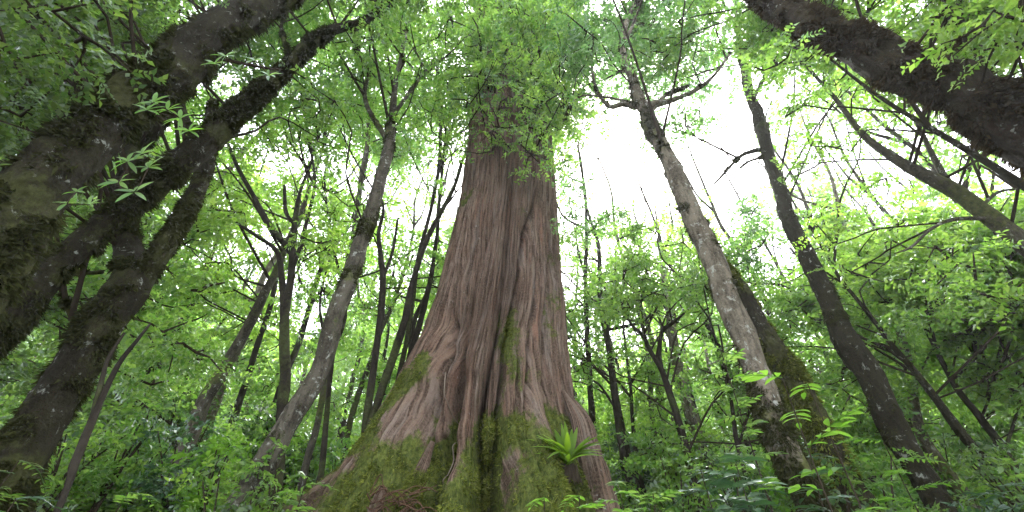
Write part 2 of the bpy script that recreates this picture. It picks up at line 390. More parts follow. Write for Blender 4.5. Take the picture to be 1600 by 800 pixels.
X = cx + R * sn; Yv = GYc - R * cs
GV = np.stack([X, Yv, ZZ], -1)
# moss mask
PXm, PYm, _ = project(GV.reshape(-1, 3)); 
bm = fbm(GV * 1.1, 51, 5)
mossm = .80 * smooth(ZZ, 4.3, 2.3) + 0.28 * smooth(ZZ, 6.5, 3.5) - 0.08 + (bm - .5) * 2.6
phb, zb = surf_z(705, 700)
on_b = np.exp(-((TH - phb) * R0 / .6) ** 2) * smooth(ZZ, 4.4, 3.6)
phc, _ = surf_z(838, 700)
mossm = mossm + on_b * .35 + .5 * np.exp(-((TH - phc) * R0 / .42) ** 2) * smooth(ZZ, 4.3, 3.3)
mossm = np.clip(mossm, 0, 1.05)
mossm *= 1 - .9 * np.exp(-((TH - surf_z(728, 605)[0]) * R0 / .22) ** 2 - ((ZZ - surf_z(728, 600)[1]) / .35) ** 2)
mossm *= 1 - .8 * np.exp(-((TH - surf_z(672, 725)[0]) * R0 / .2) ** 2 - ((ZZ - surf_z(672, 725)[1]) / .35) ** 2)
F = (np.arange(NZ - 1)[:, None] * NT + np.arange(NT - 1)[None]); F = np.stack([F, F + 1, F + NT + 1, F + NT], -1).reshape(-1, 4)
gbase = np.array([float(cxf(2.0)), GYc, 1.6])
GI = thing("giant_cypress", "colossal red-brown cypress with fluted bark and mossy buttress roots in the centre", "tree", gbase)
UV = np.stack([TH * 1.6, ZZ], -1).reshape(-1, 2)
mk("trunk", GV.reshape(-1, 3) - gbase, F, BK['giant'], GI, attr=mossm.ravel(), smooth_=True, uv=UV)
dU = np.gradient(GV, axis=1); dV = np.gradient(GV, axis=0); GN = norm(np.cross(dU, dV)).reshape(-1, 3)
vis = (cs.ravel() > -.3)
mv = np.clip(mossm.ravel() - .45, 0, 1) * vis * (ZZ.ravel() < 6)
moss_blades(GV.reshape(-1, 3), GN, mv * (fbm(GV * 6, 78, 3).ravel() > .5), 130000, .06, LM['mossblade'], GI, gbase, .5)
def surf(px, py, off=0.0):
    ph, z = surf_z(px, py); i = np.argmin(np.abs(zs - z)); j = np.argmin(np.abs(th - ph)); n = GN.reshape(NZ, NT, 3)[i, j]
    P = GV[i, j]; d = P - np.array([cxf(z), GYc, z]); d /= np.linalg.norm(d)
    return P + d * off

# ------------------------------------------------------------------ tree trunks
HERO = []        # pixel polylines of the trunks, so that foliage does not grow through them
TREES = []       # dicts: root, path, leaf tone, clumps
def pathpts(pts, Y):
    P = []; R = []
    for k, p in enumerate(pts):
        y = Y if not isinstance(Y, (list, tuple)) else Y[k]
        P.append(at(p[0], p[1], y)); R.append(p[2] * 0.5 * dep(p[0], p[1], y) / FPX)
    P = np.array(P); R = np.array(R); T = norm(np.gradient(P, axis=0)); n = norm(np.cross(T, P - CAM))
    for _ in range(3):     # true radius that gives the width seen at that place (wide lens, close trunks)
        D = np.linalg.norm(P - CAM, axis=1); k = 1 / np.sqrt(np.maximum(1 - (R / D) ** 2, .3))
        a = project(P + n * (R * k)[:, None]); b = project(P - n * (R * k)[:, None]); w_ = np.hypot(a[0] - b[0], a[1] - b[1])
        R = R * np.array([p[2] for p in pts]) / w_
    return P, R * .86
def hero_note(pts, Y):
    for a, b in zip(pts[:-1], pts[1:]):
        HERO.append((a[0], a[1], b[0], b[1], max(a[2], b[2]) / 2, max(dep(a[0], a[1], Y), dep(b[0], b[1], Y))))
def stem(P, R, near, seed, bark, parent, base, name, mossf=None, lump=.18, ridge=.12, moss_n=0, moss_l=.05, mossmat='mossdark', lichen_label=None):
    step = .035 if near == 2 else (.08 if near == 1 else .3)
    Q = spline(np.hstack([P, R[:, None]]), step); Pn, Rn = Q[:, :3], np.maximum(Q[:, 3], .004)
    # gentle crookedness
    L = np.concatenate([[0], np.cumsum(np.linalg.norm(np.diff(Pn, axis=0), axis=1))])
    for ax in range(2):
        Pn[:, ax] += (fbm(np.stack([L * .9, L * 0 + seed, L * 0 + ax * 9], -1), seed, 3) - .5) * np.minimum(Rn * 1.1, .16)
    sides = {2: 96, 1: 28, 0: 8}[near]
    V, F, N = tube(Pn, Rn, sides, lump, 1.6, seed, ridge=ridge)
    ms = (fbm(V * 1.6, seed + 9, 5) - .5) * 1.5 + (mossf if mossf is not None else .3)
    ms = ms + .18 * N[:, 2] 
    ms = np.clip(ms, 0, 1.1)
    if near == 2 and moss_n:
        bump = (smooth(ms, .3, .6)[:, None] * (np.abs(fbm(V * 5, seed + 3, 4) - .5) * 2)[:, None] * .34 + (fbm(V * 14, seed + 4, 3)[:, None] - .5) * .12) * np.clip(np.median(Rn), .08, .35)
        V = V + N * bump
    o = mk(name, V - base, F, BK[bark], parent, attr=ms, smooth_=True)
    if moss_n: moss_blades(V, N, np.clip(ms - .3, 0, 1) * (fbm(V * 4, 77, 3) > .48), moss_n, moss_l * 1.9, LM[mossmat], parent, base, .8)
    return Pn, Rn
def tree(name, label, pts, Y, bark='mossy', branches=(), near=1, seed=1, top=4.0, tone='mid', group=None, moss_n=0, mossf=.3, lump=.18, ridge=.12,
         moss_l=.05, mossmat='mossdark', crown=True, cat='tree', wk=1.0):
    P, R = pathpts(pts, Y); R = R * wk; hero_note(pts, Y if not isinstance(Y, (list, tuple)) else Y[0])
    # continue down to the ground with a root flare, and up out of view
    d = P[0] - P[1]; d = d / np.linalg.norm(d); d = norm(d * .6 + np.array([0, 0, -.9])); ext = []; er = []
    p = P[0].copy(); r = R[0]
    g = float(gz(p[0], p[1]))
    if p[2] > g - .1:
        n = max(2, int((p[2] - g) / .7) + 1); h = (p[2] - g + .35) / max(.3, -d[2])
        for k in range(1, n + 1):
            ext.append(P[0] + d * h * k / n); er.append(r * (1 + .12 * k / n + (.5 if k == n else (.18 if k == n - 1 else 0))))
        P = np.vstack([np.array(ext[::-1]), P]); R = np.concatenate([er[::-1], R])
    if top > 0:
        d = P[-1] - P[-2]; d = norm(d / np.linalg.norm(d) + np.array([0, 0, .5])); n = 3
        P = np.vstack([P, [P[-1] + d * top * (k + 1) / n + rng.normal(size=3) * .12 for k in range(n)]]); R = np.concatenate([R, [R[-1] * (1 - .3 * (k + 1)) + .003 for k in range(n)]])
    base = P[0].copy(); base[2] = float(gz(base[0], base[1]))
    root = thing(name, label, cat, base, group)
    Pn, Rn = stem(P, R, near, seed, bark, root, base, "trunk", mossf, lump, ridge, moss_n, moss_l, mossmat)
    allp = [Pn[len(Pn) // 3:]]
    for k, bp in enumerate(branches):
        BP, BR = pathpts(bp, Y); hero_note(bp, Y if not isinstance(Y, (list, tuple)) else Y[0])
        # root the limb in the trunk's real centreline
        q = Pn[np.argmin(np.linalg.norm(Pn - BP[0], axis=1))]; BP[0] = q
        bn, _ = stem(BP, BR, min(near, 1), seed + 20 + k, bark, root, base, "branch", mossf, lump * .8, ridge, moss_n // 8 if near == 2 else 0, moss_l * .7, mossmat)
        allp.append(bn[len(bn) // 3:])
    TREES.append(dict(root=root, base=base, pts=np.vstack(allp), tone=tone, cl=[], on=crown, heroic=True))
    return root

tree("mossy_tree", "massive dark mossy trunk leaning across the upper left corner", [(-230, 640, 200), (-90, 470, 185), (0, 362, 160), (100, 252, 132), (200, 158, 108), (300, 84, 92), (400, 12, 80), (470, -55, 70)], 3.0,
     'mossy', near=2, seed=3, tone='dark', wk=1.0, moss_n=140000, mossf=.54, lump=.22, ridge=.2, moss_l=.06, mossmat='mossdark', top=6)
tree("mossy_tree", "slimmer mossy leaning trunk with pale lichen just below the massive left trunk", [(-120, 640, 86), (0, 512, 74), (60, 450, 62), (110, 395, 54), (180, 335, 52), (250, 280, 54), (320, 222, 50), (370, 180, 42), (430, 128, 34), (480, 78, 26), (520, 50, 22), (570, 32, 12)], 4.3,
     'mossy', [[(235, 292, 34), (215, 255, 30), (205, 200, 26), (225, 140, 20)], [(330, 215, 22), (285, 190, 26), (280, 130, 22), (295, 60, 16)], [(430, 128, 16), (450, 90, 10), (440, 40, 7), (455, -10, 5)]],
     near=2, seed=5, tone='mid', wk=1.0, moss_n=80000, mossf=.48, lump=.22, moss_l=.05)
tree("mossy_tree", "dark crooked trunk forking in two at the left edge above the rooty bank", [(5, 760, 125), (40, 690, 112), (75, 630, 98), (120, 565, 90), (165, 505, 82), (205, 445, 80), (200, 400, 58), (194, 340, 48), (200, 285, 42), (225, 225, 34), (270, 160, 28)], 5.0,
     'mossy', wk=1.0, branches=[[(205, 450, 54), (240, 410, 46), (275, 370, 40), (300, 320, 37), (318, 270, 34), (325, 225, 28), (335, 160, 18)], [(130, 552, 12), (100, 440, 9), (160, 425, 8)]],
     near=2, seed=8, tone='mid', moss_n=80000, mossf=.48, moss_l=.05)
tree("sapling", "thin black double stem leaning right beside the rooty bank", [(100, 775, 16), (118, 720, 20), (140, 665, 18), (160, 620, 13), (185, 570, 10), (212, 535, 8), (236, 505, 4)], 4.6, 'dark', [[(140, 668, 13), (155, 610, 12), (170, 560, 8), (195, 520, 5)]], seed=9, top=0, tone='dark', crown=False)
tree("leaning_tree", "grey ring-barked trunk leaning right in the left understory", [(245, 805, 38), (275, 735, 34), (300, 675, 31), (325, 625, 27), (350, 580, 24), (378, 530, 21), (405, 475, 18), (440, 400, 12), (470, 330, 8)], 9.0, 'grey', seed=11, tone='mid')
tree("branching_tree", "black crooked tree with long bare side limbs left of the mottled leaning trunk", [(428, 800, 24), (438, 720, 21), (441, 650, 20), (443, 600, 22), (446, 520, 19), (452, 440, 15), (462, 345, 12), (470, 300, 7)], 7.6, 'dark',
     [[(446, 500, 14), (440, 430, 12), (432, 392, 9), (400, 368, 7), (365, 345, 5), (330, 325, 4), (300, 330, 3)], [(436, 402, 12), (420, 350, 12), (395, 305, 9), (372, 262, 8), (356, 224, 6)], [(455, 430, 8), (478, 350, 8), (492, 280, 5), (480, 210, 4)], [(460, 350, 6), (446, 330, 8), (444, 290, 5)]], seed=12, tone='yel')
tree("mottled_tree", "mossy mottled trunk leaning right between the black crooked tree and the giant", [(365, 815, 56), (400, 755, 50), (435, 690, 42), (470, 628, 40), (495, 575, 36), (515, 515, 36), (540, 450, 32), (560, 385, 29), (582, 325, 26), (598, 265, 22), (610, 205, 17), (618, 140, 11), (632, 60, 8)], 6.6,
     'grey', [[(605, 225, 10), (570, 150, 8), (590, 80, 5)], [(615, 180, 8), (650, 130, 6), (680, 90, 4)]], near=2, seed=14, wk=1.0, tone='mid', moss_n=20000, mossf=.30, moss_l=.035)
tree("thin_tree", "straight dark pole-like stem left of the three curved stems", [(568, 690, 17), (578, 610, 15), (588, 540, 13), (596, 480, 13), (598, 430, 11), (592, 370, 8)], 9.0, 'dark', [[(598, 435, 6), (612, 395, 6), (622, 340, 4)]], seed=15, tone='mid', top=3)
tree("thin_tree", "dark stem curving right to an arched bare tip touching the giant", [(572, 700, 16), (590, 630, 15), (612, 565, 15), (632, 500, 13), (645, 440, 11), (662, 385, 10), (690, 330, 9), (712, 285, 7), (728, 240, 6), (755, 206, 4)], 8.7, 'dark', [[(690, 330, 4), (712, 300, 3), (700, 285, 2)]], seed=16, tone='mid', top=0)
tree("thin_tree", "tall sinuous black stem rising to the canopy left of the giant", [(612, 640, 12), (630, 560, 10), (642, 490, 9), (655, 400, 8), (672, 330, 7), (686, 250, 7), (688, 170, 7), (684, 100, 6), (702, 75, 5), (740, 55, 3)], 9.2, 'dark', [[(684, 102, 4), (670, 60, 4), (680, 20, 3)]], seed=17, tone='mid')
tree("thin_tree", "dark thin stem standing closest to the giant's left flank", [(628, 640, 13), (642, 560, 12), (658, 505, 11), (672, 440, 9), (682, 370, 7), (688, 290, 6), (696, 220, 5)], 9.4, 'dark', seed=18, tone='mid')
tree("pale_tree", "pale slender stem running up beside the mottled leaning trunk", [(500, 640, 12), (520, 540, 11), (540, 440, 12), (556, 350, 11), (566, 270, 10), (575, 190, 8), (560, 90, 5)], 10.5, 'grey', seed=19, tone='mid')
tree("thin_tree", "slim dark stem in the gap behind the mottled leaning trunk", [(505, 720, 12), (512, 640, 10), (520, 560, 9), (540, 480, 7), (520, 380, 5), (508, 290, 4)], 10.0, 'dark', [[(520, 560, 6), (500, 480, 5), (515, 400, 3)]], seed=20, tone='mid')
# right half
tree("patchy_tree", "tall mossy pale-patched trunk leaning left with bare upper limbs right of centre", [(1305, 860, 70), (1275, 805, 64), (1240, 735, 60), (1212, 670, 58), (1192, 610, 50), (1172, 560, 44), (1152, 500, 50), (1128, 440, 46), (1104, 385, 44), (1078, 330, 38), (1056, 280, 36), (1038, 240, 30), (1020, 205, 24), (1000, 160, 22), (990, 125, 18), (976, 85, 12), (975, 50, 10), (992, 0, 7)], 6.0,
     'pale', [[(1003, 170, 14), (1022, 163, 15), (1050, 157, 10), (1085, 142, 8), (1115, 118, 6), (1140, 85, 4)], [(1000, 172, 10), (975, 162, 11), (952, 166, 8), (932, 140, 6), (925, 100, 5), (928, 60, 3)], [(975, 70, 6), (990, 35, 6), (1000, 0, 4)], [(1010, 185, 5), (1040, 150, 5), (1075, 135, 3)], [(952, 166, 5), (930, 150, 4), (900, 155, 3), (880, 190, 2)]],
     near=2, seed=23, tone='blue', moss_n=50000, mossf=.24, lump=.2, moss_l=.045)
tree("mossy_tree", "olive mossy trunk crossing behind the tall pale-patched trunk", [(1370, 850, 76), (1335, 785, 66), (1300, 715, 62), (1265, 650, 58), (1235, 595, 52), (1202, 540, 44), (1168, 478, 36), (1136, 425, 24), (1106, 375, 12), (1090, 340, 5)], 6.9, 'mossy', near=2, seed=24, top=0, crown=False, tone='blue', moss_n=50000, mossf=.55, moss_l=.05, mossmat='mossblade')
tree("dark_tree", "dark knobbly trunk leaning left with lichen near its foot, right of the patched trunk", [(1490, 835, 60), (1455, 770, 56), (1425, 712, 52), (1395, 660, 54), (1360, 600, 50), (1325, 545, 52), (1300, 490, 40), (1275, 430, 36), (1248, 372, 33), (1222, 310, 28), (1203, 250, 25), (1188, 200, 26), (1172, 152, 19), (1160, 100, 12), (1150, 30, 8)], 7.0,
     'mossy', [[(1196, 232, 9), (1175, 236, 8), (1155, 245, 6), (1130, 272, 5), (1115, 288, 3)], [(1160, 240, 4), (1172, 252, 5), (1158, 262, 3)], [(1178, 160, 8), (1195, 120, 6), (1215, 70, 4)]], near=2, seed=25, tone='blue', moss_n=22000, mossf=.22, lump=.22, ridge=.2, moss_l=.04)
tree("leaning_tree", "long whip-thin trunk leaning left behind the dark knobbly trunk", [(1600, 820, 26), (1548, 735, 22), (1500, 675, 20), (1460, 620, 16), (1425, 575, 13), (1395, 540, 11), (1350, 480, 8), (1310, 430, 7), (1270, 360, 5)], 8.2, 'mossy', [[(1500, 675, 9), (1440, 590, 8), (1380, 540, 5)]], seed=26, tone='mid')
tree("leaning_tree", "dark leaning trunk at the right edge below bright foliage", [(1640, 830, 34), (1600, 770, 26), (1570, 705, 20), (1530, 650, 15), (1490, 600, 12), (1450, 520, 9), (1420, 450, 6)], 9.0, 'dark', [[(1570, 705, 9), (1590, 640, 7), (1598, 580, 5)], [(1530, 655, 7), (1545, 600, 5), (1500, 520, 3)]], seed=27, tone='yel')
tree("grey_tree", "smooth grey limb-like trunk forking under the huge top right trunk", [(1740, 500, 52), (1640, 415, 46), (1590, 376, 40), (1540, 338, 37), (1490, 302, 33), (1440, 275, 27), (1395, 245, 20), (1345, 205, 14), (1300, 150, 9)], 5.0, 'grey',
     [[(1490, 302, 20), (1468, 262, 15), (1445, 215, 10), (1420, 165, 6), (1415, 120, 4)], [(1525, 348, 9), (1490, 343, 7), (1455, 358, 6), (1425, 385, 5), (1398, 396, 3)], [(1530, 330, 9), (1560, 300, 6), (1590, 295, 4)]], near=1, seed=28, tone='mid')
tree("leaning_tree", "straight bare stem just under the huge brown mossy trunk at upper right", [(1760, 420, 26), (1650, 325, 22), (1590, 285, 19), (1530, 247, 15), (1460, 205, 12), (1400, 168, 9), (1345, 130, 7), (1300, 95, 5), (1260, 60, 3)], 4.0, 'mossy', seed=29, tone='mid')
tree("mossy_tree", "huge brown shaggy mossy trunk slanting through the upper right corner", [(1900, 400, 240), (1730, 272, 190), (1600, 193, 150), (1510, 152, 118), (1420, 115, 104), (1350, 80, 88), (1280, 42, 70), (1220, 5, 54), (1150, -50, 44)], 3.0,
     'brown', [[(1530, 120, 7), (1500, 60, 6), (1475, 0, 4), (1460, -40, 3)], [(1525, 118, 6), (1545, 60, 6), (1552, 0, 4)]], near=2, seed=31, tone='yel', wk=1.0, moss_n=110000, mossf=.5, lump=.24, ridge=.2, moss_l=.06, mossmat='mossbrown', top=5)
tree("forked_tree", "small black forked tree in the right understory near the pale grey trunk", [(1092, 780, 18), (1075, 715, 16), (1058, 655, 14), (1046, 615, 13), (1035, 580, 11), (1018, 550, 8), (1005, 525, 7), (985, 505, 5), (972, 478, 4)], 10, 'dark',
     [[(1035, 582, 7), (1030, 550, 8), (1034, 518, 8), (1050, 505, 7), (1070, 488, 4), (1092, 468, 3)]], seed=33, tone='mid', top=0)
tree("pale_tree", "pale grey straight trunk behind the small black forked tree", [(1118, 790, 30), (1098, 710, 27), (1080, 650, 25), (1068, 600, 22), (1055, 545, 18), (1046, 490, 17), (1040, 450, 13), (1032, 390, 9)], 14, 'pale', seed=34, tone='mid', mossf=.05)
tree("thin_tree", "thin dark trunk just right of the giant's broken root", [(985, 770, 13), (972, 710, 12), (962, 640, 10), (957, 580, 8), (950, 520, 6), (960, 440, 4)], 12, 'dark', [[(962, 640, 5), (935, 600, 4), (905, 590, 3)]], seed=35, tone='mid')
tree("thin_tree", "slim brown stem between the broken root and the small forked tree", [(1010, 780, 10), (995, 720, 9), (988, 660, 7), (985, 600, 6), (975, 520, 4)], 13, 'dark', seed=36, tone='mid')
tree("thin_tree", "thin dark stem leaning across the space right of the pale grey trunk", [(1185, 800, 11), (1165, 740, 10), (1150, 680, 9), (1142, 620, 7), (1120, 540, 5)], 9, 'dark', [[(1150, 700, 5), (1165, 660, 5), (1180, 620, 4)]], seed=37, tone='mid', top=2)

# trees further off: stems in the deep forest (place in the photo near the ground, distance, width, lean)
LAND = [(0, 'behind the bank at the far left'), (130, 'behind the thin black double stem'), (260, 'behind the grey ring-barked trunk'), (385, 'behind the mottled leaning trunk'), (500, 'left of the giant'),
        (900, 'right of the giant'), (1040, 'behind the small black forked tree'), (1140, 'behind the tall pale-patched trunk'), (1300, 'behind the olive mossy trunk'), (1420, 'behind the dark knobbly trunk'), (1540, 'at the far right')]
def place_word(x):
    r = LAND[0][1]
    for a, t in LAND:
        if x >= a: r = t
    return r
BG = []
xs = [-150, -60, 20, 70, 130, 175, 205, 235, 285, 315, 345, 390, 415, 465, 490, 530, 545, 600, 650, 700, 760, 830, 900, 925, 945, 1000, 1025, 1060, 1110, 1140, 1180, 1225, 1250, 1290, 1330, 1360, 1410, 1440, 1500, 1540, 1580, 1640, 1740]
for k, x in enumerate(xs):
    Yb = [15, 22, 12, 27, 18, 13, 31][k % 7] + rng.random() * 2
    q = at(x, 700, Yb)
    BG.append((q[0], Yb, rng.uniform(.06, .12) * (1.0 if k % 3 else 1.5), rng.uniform(-1, 1), k))
for x, y in ((-14, 7), (-10, 9), (-7.5, 12), (-12, 14), (12, 8), (14, 12), (9.5, 10), (17, 16), (-17, 17), (-3.5, 13), (3.2, 12.5), (0.5, 14), (-1.5, 17), (5.5, 15), (-6, 19), (8, 20), (2, 22)):
    BG.append((x, y, rng.uniform(.07, .13), rng.uniform(-1, 1), len(BG)))
DARKW = {'dark': 'dark', 'grey': 'grey', 'mossy': 'mossy', 'pale': 'pale'}
for x, y, rad, ln, k in BG:
    z0 = float(gz(x, y)); H = rng.uniform(15, 22); n = 7; bk = ['dark', 'grey', 'dark', 'mossy', 'pale'][k % 5]
    P = np.array([[x + ln * 2.2 * (i / n) ** 1.3 + rng.normal() * .16 * (i > 0), y + rng.normal() * .16 * (i > 0), z0 - .3 + H * i / n] for i in range(n + 1)])
    Rr = rad * np.linspace(1.15, .2, n + 1); Rr[0] *= 1.3
    q = project(P[1][None])[0][0]; t = 'slender' if rad < .115 else 'stout'
    ld = 'leaning right' if ln > .35 else ('leaning left' if ln < -.35 else 'upright')
    dist = 'near' if y < 14 else ('mid-distance' if y < 20 else 'far')
    lab = f"{t} {DARKW[bk]} {dist} tree {ld}, {place_word(q)}"
    root = thing("forest_tree", lab, "tree", (x, y, z0), "trees standing back in the forest")
    b0 = np.array([x, y, z0])
    Pn, Rn = stem(P, Rr, 0, 40 + k, bk, root, b0, "trunk", .3, .1, .05)
    # one or two forking limbs seen as dark lines
    for j in range(2):
        s0 = Pn[int(len(Pn) * (.35 + .25 * j))]; dd = norm(np.array([rng.normal(), rng.normal() * .4, 1.1])); Lb = rng.uniform(2.5, 4.5)
        BPp = np.array([s0, s0 + dd * Lb * .35 * np.array([1.5, 1.5, .7]), s0 + dd * Lb * .7, s0 + dd * Lb + np.array([0, 0, .5])])
        stem(BPp, np.array([rad * .5, rad * .38, rad * .25, .012]), 0, 90 + k, bk, root, b0, "branch", .3, .05, .05)
    TREES.append(dict(root=root, base=b0, pts=Pn[int(len(Pn) * (.1 if y > 14 else .2)):], tone=['mid', 'yel', 'mid', 'blue', 'mid', 'yel', 'dark'][k % 7] if x < 4 else ['mid', 'yel', 'yel', 'mid', 'blue'][k % 5], cl=[], on=True, heroic=False))
TREES.append(dict(root=GI, base=gbase, pts=np.array([[cxf(z), GYc, z] for z in np.linspace(10.0, 26, 30)]), tone='mid', cl=[], on=True, heroic=True))

# ------------------------------------------------------------------ crowns: leaf clumps grown where the canopy is closed
COV = [
 "78777777888888888888888888777888",
 "87777776788888888888888887777788",
 "88877775788888889888775566667777",
 "88877764688888889777532255545556",
 "88888776687877767663311356555556",
 "88888876677766533332311566444556",
 "88888876677766433245343456531357",
 "88888876666656555688765666788899",
 "88888887777777777889888888999999",
 "88888888888887777889988888999999",
 "88888888777777777778878888899999",
 "88888888888888888888888888899999",
 "88877888888888888888888888888899",
 "88788888888888888888888888888899",
 "99999999999999999999999999999999",
 "99999999999999999999999999999999"]
TONE = [   # y = yellow-green species, d = dark, b = blue-green, m = mid
 "dddmmmmmmmmmmmmmmmbbbbbbmmyyyyyy",
 "dddmmmmmmmmmmmmymmbbbbbbmmyyyyyy",
 "dmdddmmmmmmmmmmyymbbbbbmmmmyyymm",
 "dddddmmmmbbmmmmyymbbbbmmmmmmmmmm",
 "dddddmmyymmmbmmyymbbbbbmmmmmmmmm",
 "ddddmmyyyymmmmmmmbbbbbbbmmmmmmmm",
 "dddmmmyyyymmymmmmmbmyybbbmmmmyyy",
 "dddmmmyyyyyymmmmmmbmyymbbmyyyyyy",
 "dddmmmyyyymymmmmmmmmymmmmmyyyyyy",
 "ddmmmmmyymmmymmmmmmyymmmmmyyyyyy",
 "ddmmmmmymmmmyymmmmmymmmmmmyyyyyy",
 "dddmmmmmmymmmymmmmmyymmmmmmyyyym",
 "dddmmmmbmymmmmmmmmmyymmmmmmmmyym",
 "dddmmbbmmmmymmmmmmmymmmmmmmmmmmm",
 "dddmmmbmmymmymmmmmmmmmmmmmmmmmdd",
 "ddddmmmmmmmmmmmmmmmmmmmmmmmmmddd"]
for r_ in COV + TONE: assert len(r_) == 32, r_
TN = {'y': 'yel', 'd': 'dark', 'b': 'blue', 'm': 'mid'}
HA = np.array(HERO)
def blocked(px, py, t, rpx):
    a = HA[:, 0:2]; b = HA[:, 2:4]; p = np.array([px, py]); ab = b - a; s = np.clip(((p - a) * ab).sum(1) / (ab ** 2).sum(1), 0, 1)
    d = np.linalg.norm(a + ab * s[:, None] - p, axis=1)
    big = HA[:, 4] > 4
    if np.any(big & (d < HA[:, 4] + rpx * np.where(HA[:, 4] > 20, 1.3, .8)) & (t < HA[:, 5] + 1.2)): return True
    if py > 235:
        l = np.interp(py, [o[0] for o in OUT], [o[1] for o in OUT]); r = np.interp(py, [o[0] for o in OUT], [o[2] for o in OUT])
        lim = 12 if py > 290 else 0
        if l - rpx * (.8 if py > 290 else .2) < px < r + rpx * (.8 if py > 290 else .2) and t < dep(px, py, GYc) + 1.5: return True
    return False
ALLP = [(i, t['pts'][::6] if not t['heroic'] else t['pts'][::max(1, len(t['pts']) // 12)]) for i, t in enumerate(TREES) if t['on']]
AI = np.concatenate([np.full(len(p), i) for i, p in ALLP]); AP = np.concatenate([p for _, p in ALLP])
ATone = np.array([TREES[i]['tone'] for i in AI])
step = 50
tot = 0
for gy in range(-3, 16):
    for gx in range(-4, 36):
        c = int(COV[max(0, gy)][min(31, max(0, gx))]); tn = TN[TONE[max(0, gy)][min(31, max(0, gx))]]; tn = 'dark' if gy < 3 and gx < 24 and tn != 'yel' and rng.random() < .22 else tn
        c = [0, .07, .18, .30, .42, .54, .66, .79, .91, .985][c]
        off = gy < 0 or gx < 0 or gx > 31
        lam = -math.log(1 - c) * (1.5 if gy < 3 else 1.45 if gy < 6 else 1.6 if gy < 10 else 1.0) * (.45 if off else 1)
        cnt = rng.poisson(lam)
        for _ in range(cnt):
            px, py = (gx + rng.random()) * 50, (gy + rng.random()) * 50
            d = ray(px, py); d = d / np.linalg.norm(d)
            q = AP - CAM; t = q @ d; fz = d[1] * CP + d[2] * SP; dist = np.linalg.norm(q - t[:, None] * d, axis=1)
            ok = (t > 5.5) & (dist < np.where(t > 14, 3.6, 2.6)) & (t < 42)
            if not ok.any(): continue
            wgt = ok * np.exp(-dist / 1.6) * np.where(ATone == tn, 3.0, .6) * np.where(t > 9, 1.0, .5)
            for _try in range(4):
                j = rng.choice(len(AP), p=wgt / wgt.sum()); tt = t[j] + rng.uniform(-.8, .8)
                rp = rng.uniform(20, 42) * (1.0 if c > .6 else .75)
                if not blocked(px, py, tt * fz, rp): break
            else: continue
            C = CAM + d * tt
            if C[2] < gz(C[0], C[1]) + 1.0: continue
            # keep the crowns' spread real: clump radius in metres
            rad = np.clip(rp * tt / FPX / 1.05, .3, 1.9)
            TREES[AI[j]]['cl'].append((C, rad, AP[j], tn, rp, c)); tot += 1
for k in range(84):        # the giant's own foliage hanging round its upper trunk
    px, py = rng.uniform(705, 905), rng.uniform(-40, 242)
    if (px > 850 or px < 740) and py > 165: continue
    C = at(px, py, rng.uniform(5.6, 7.0)); z = C[2]
    TREES[-1]['cl'].append((C, rng.uniform(.35, .7), np.array([cxf(z), GYc, z]), ['mid', 'yel', 'yel', 'blue'][k % 4], rng.uniform(15, 25)))
print("clumps", tot)
# the forest goes on behind the viewpoint: its canopy shades the near trunks
for k, (x, y) in enumerate([(-8, -3), (-3.5, -6), (2.5, -5), (8, -3.5), (-6, -10), (0.5, -10), (6.5, -9), (-12, -7), (12, -8), (-10, 1.5), (11, 1.5)]):
    z0 = float(gz(x, y)); b0 = np.array([x, y, z0]); H = rng.uniform(13, 17)
    root = thing("forest_tree", f"mossy forest tree outside the view, {['left', 'right'][x > 0]} of and behind the viewpoint", "tree", b0, "forest trees behind the viewpoint")
    P = np.array([b0 + [rng.normal() * .2, rng.normal() * .2, H * i / 5 - .3] for i in range(6)])
    Pn, Rn = stem(P, .28 * np.linspace(1.2, .25, 6), 0, 200 + k, 'mossy', root, b0, "trunk", .4, .1, .05)
    T = dict(root=root, base=b0, pts=Pn[len(Pn) // 2:], tone='dark', cl=[], on=True, heroic=False)
    for _ in range(20):
        C = b0 + np.array([rng.normal() * 2.4, rng.normal() * 2.4, H * rng.uniform(.6, 1.05)])
        if project(C)[2][0] > 0 and abs(project(C)[0][0] - 800) < 1050: continue
        T['cl'].append((C, rng.uniform(1.0, 1.8), Pn[-1], 'dark', 40))
    TREES.append(T)
nleaf = 0
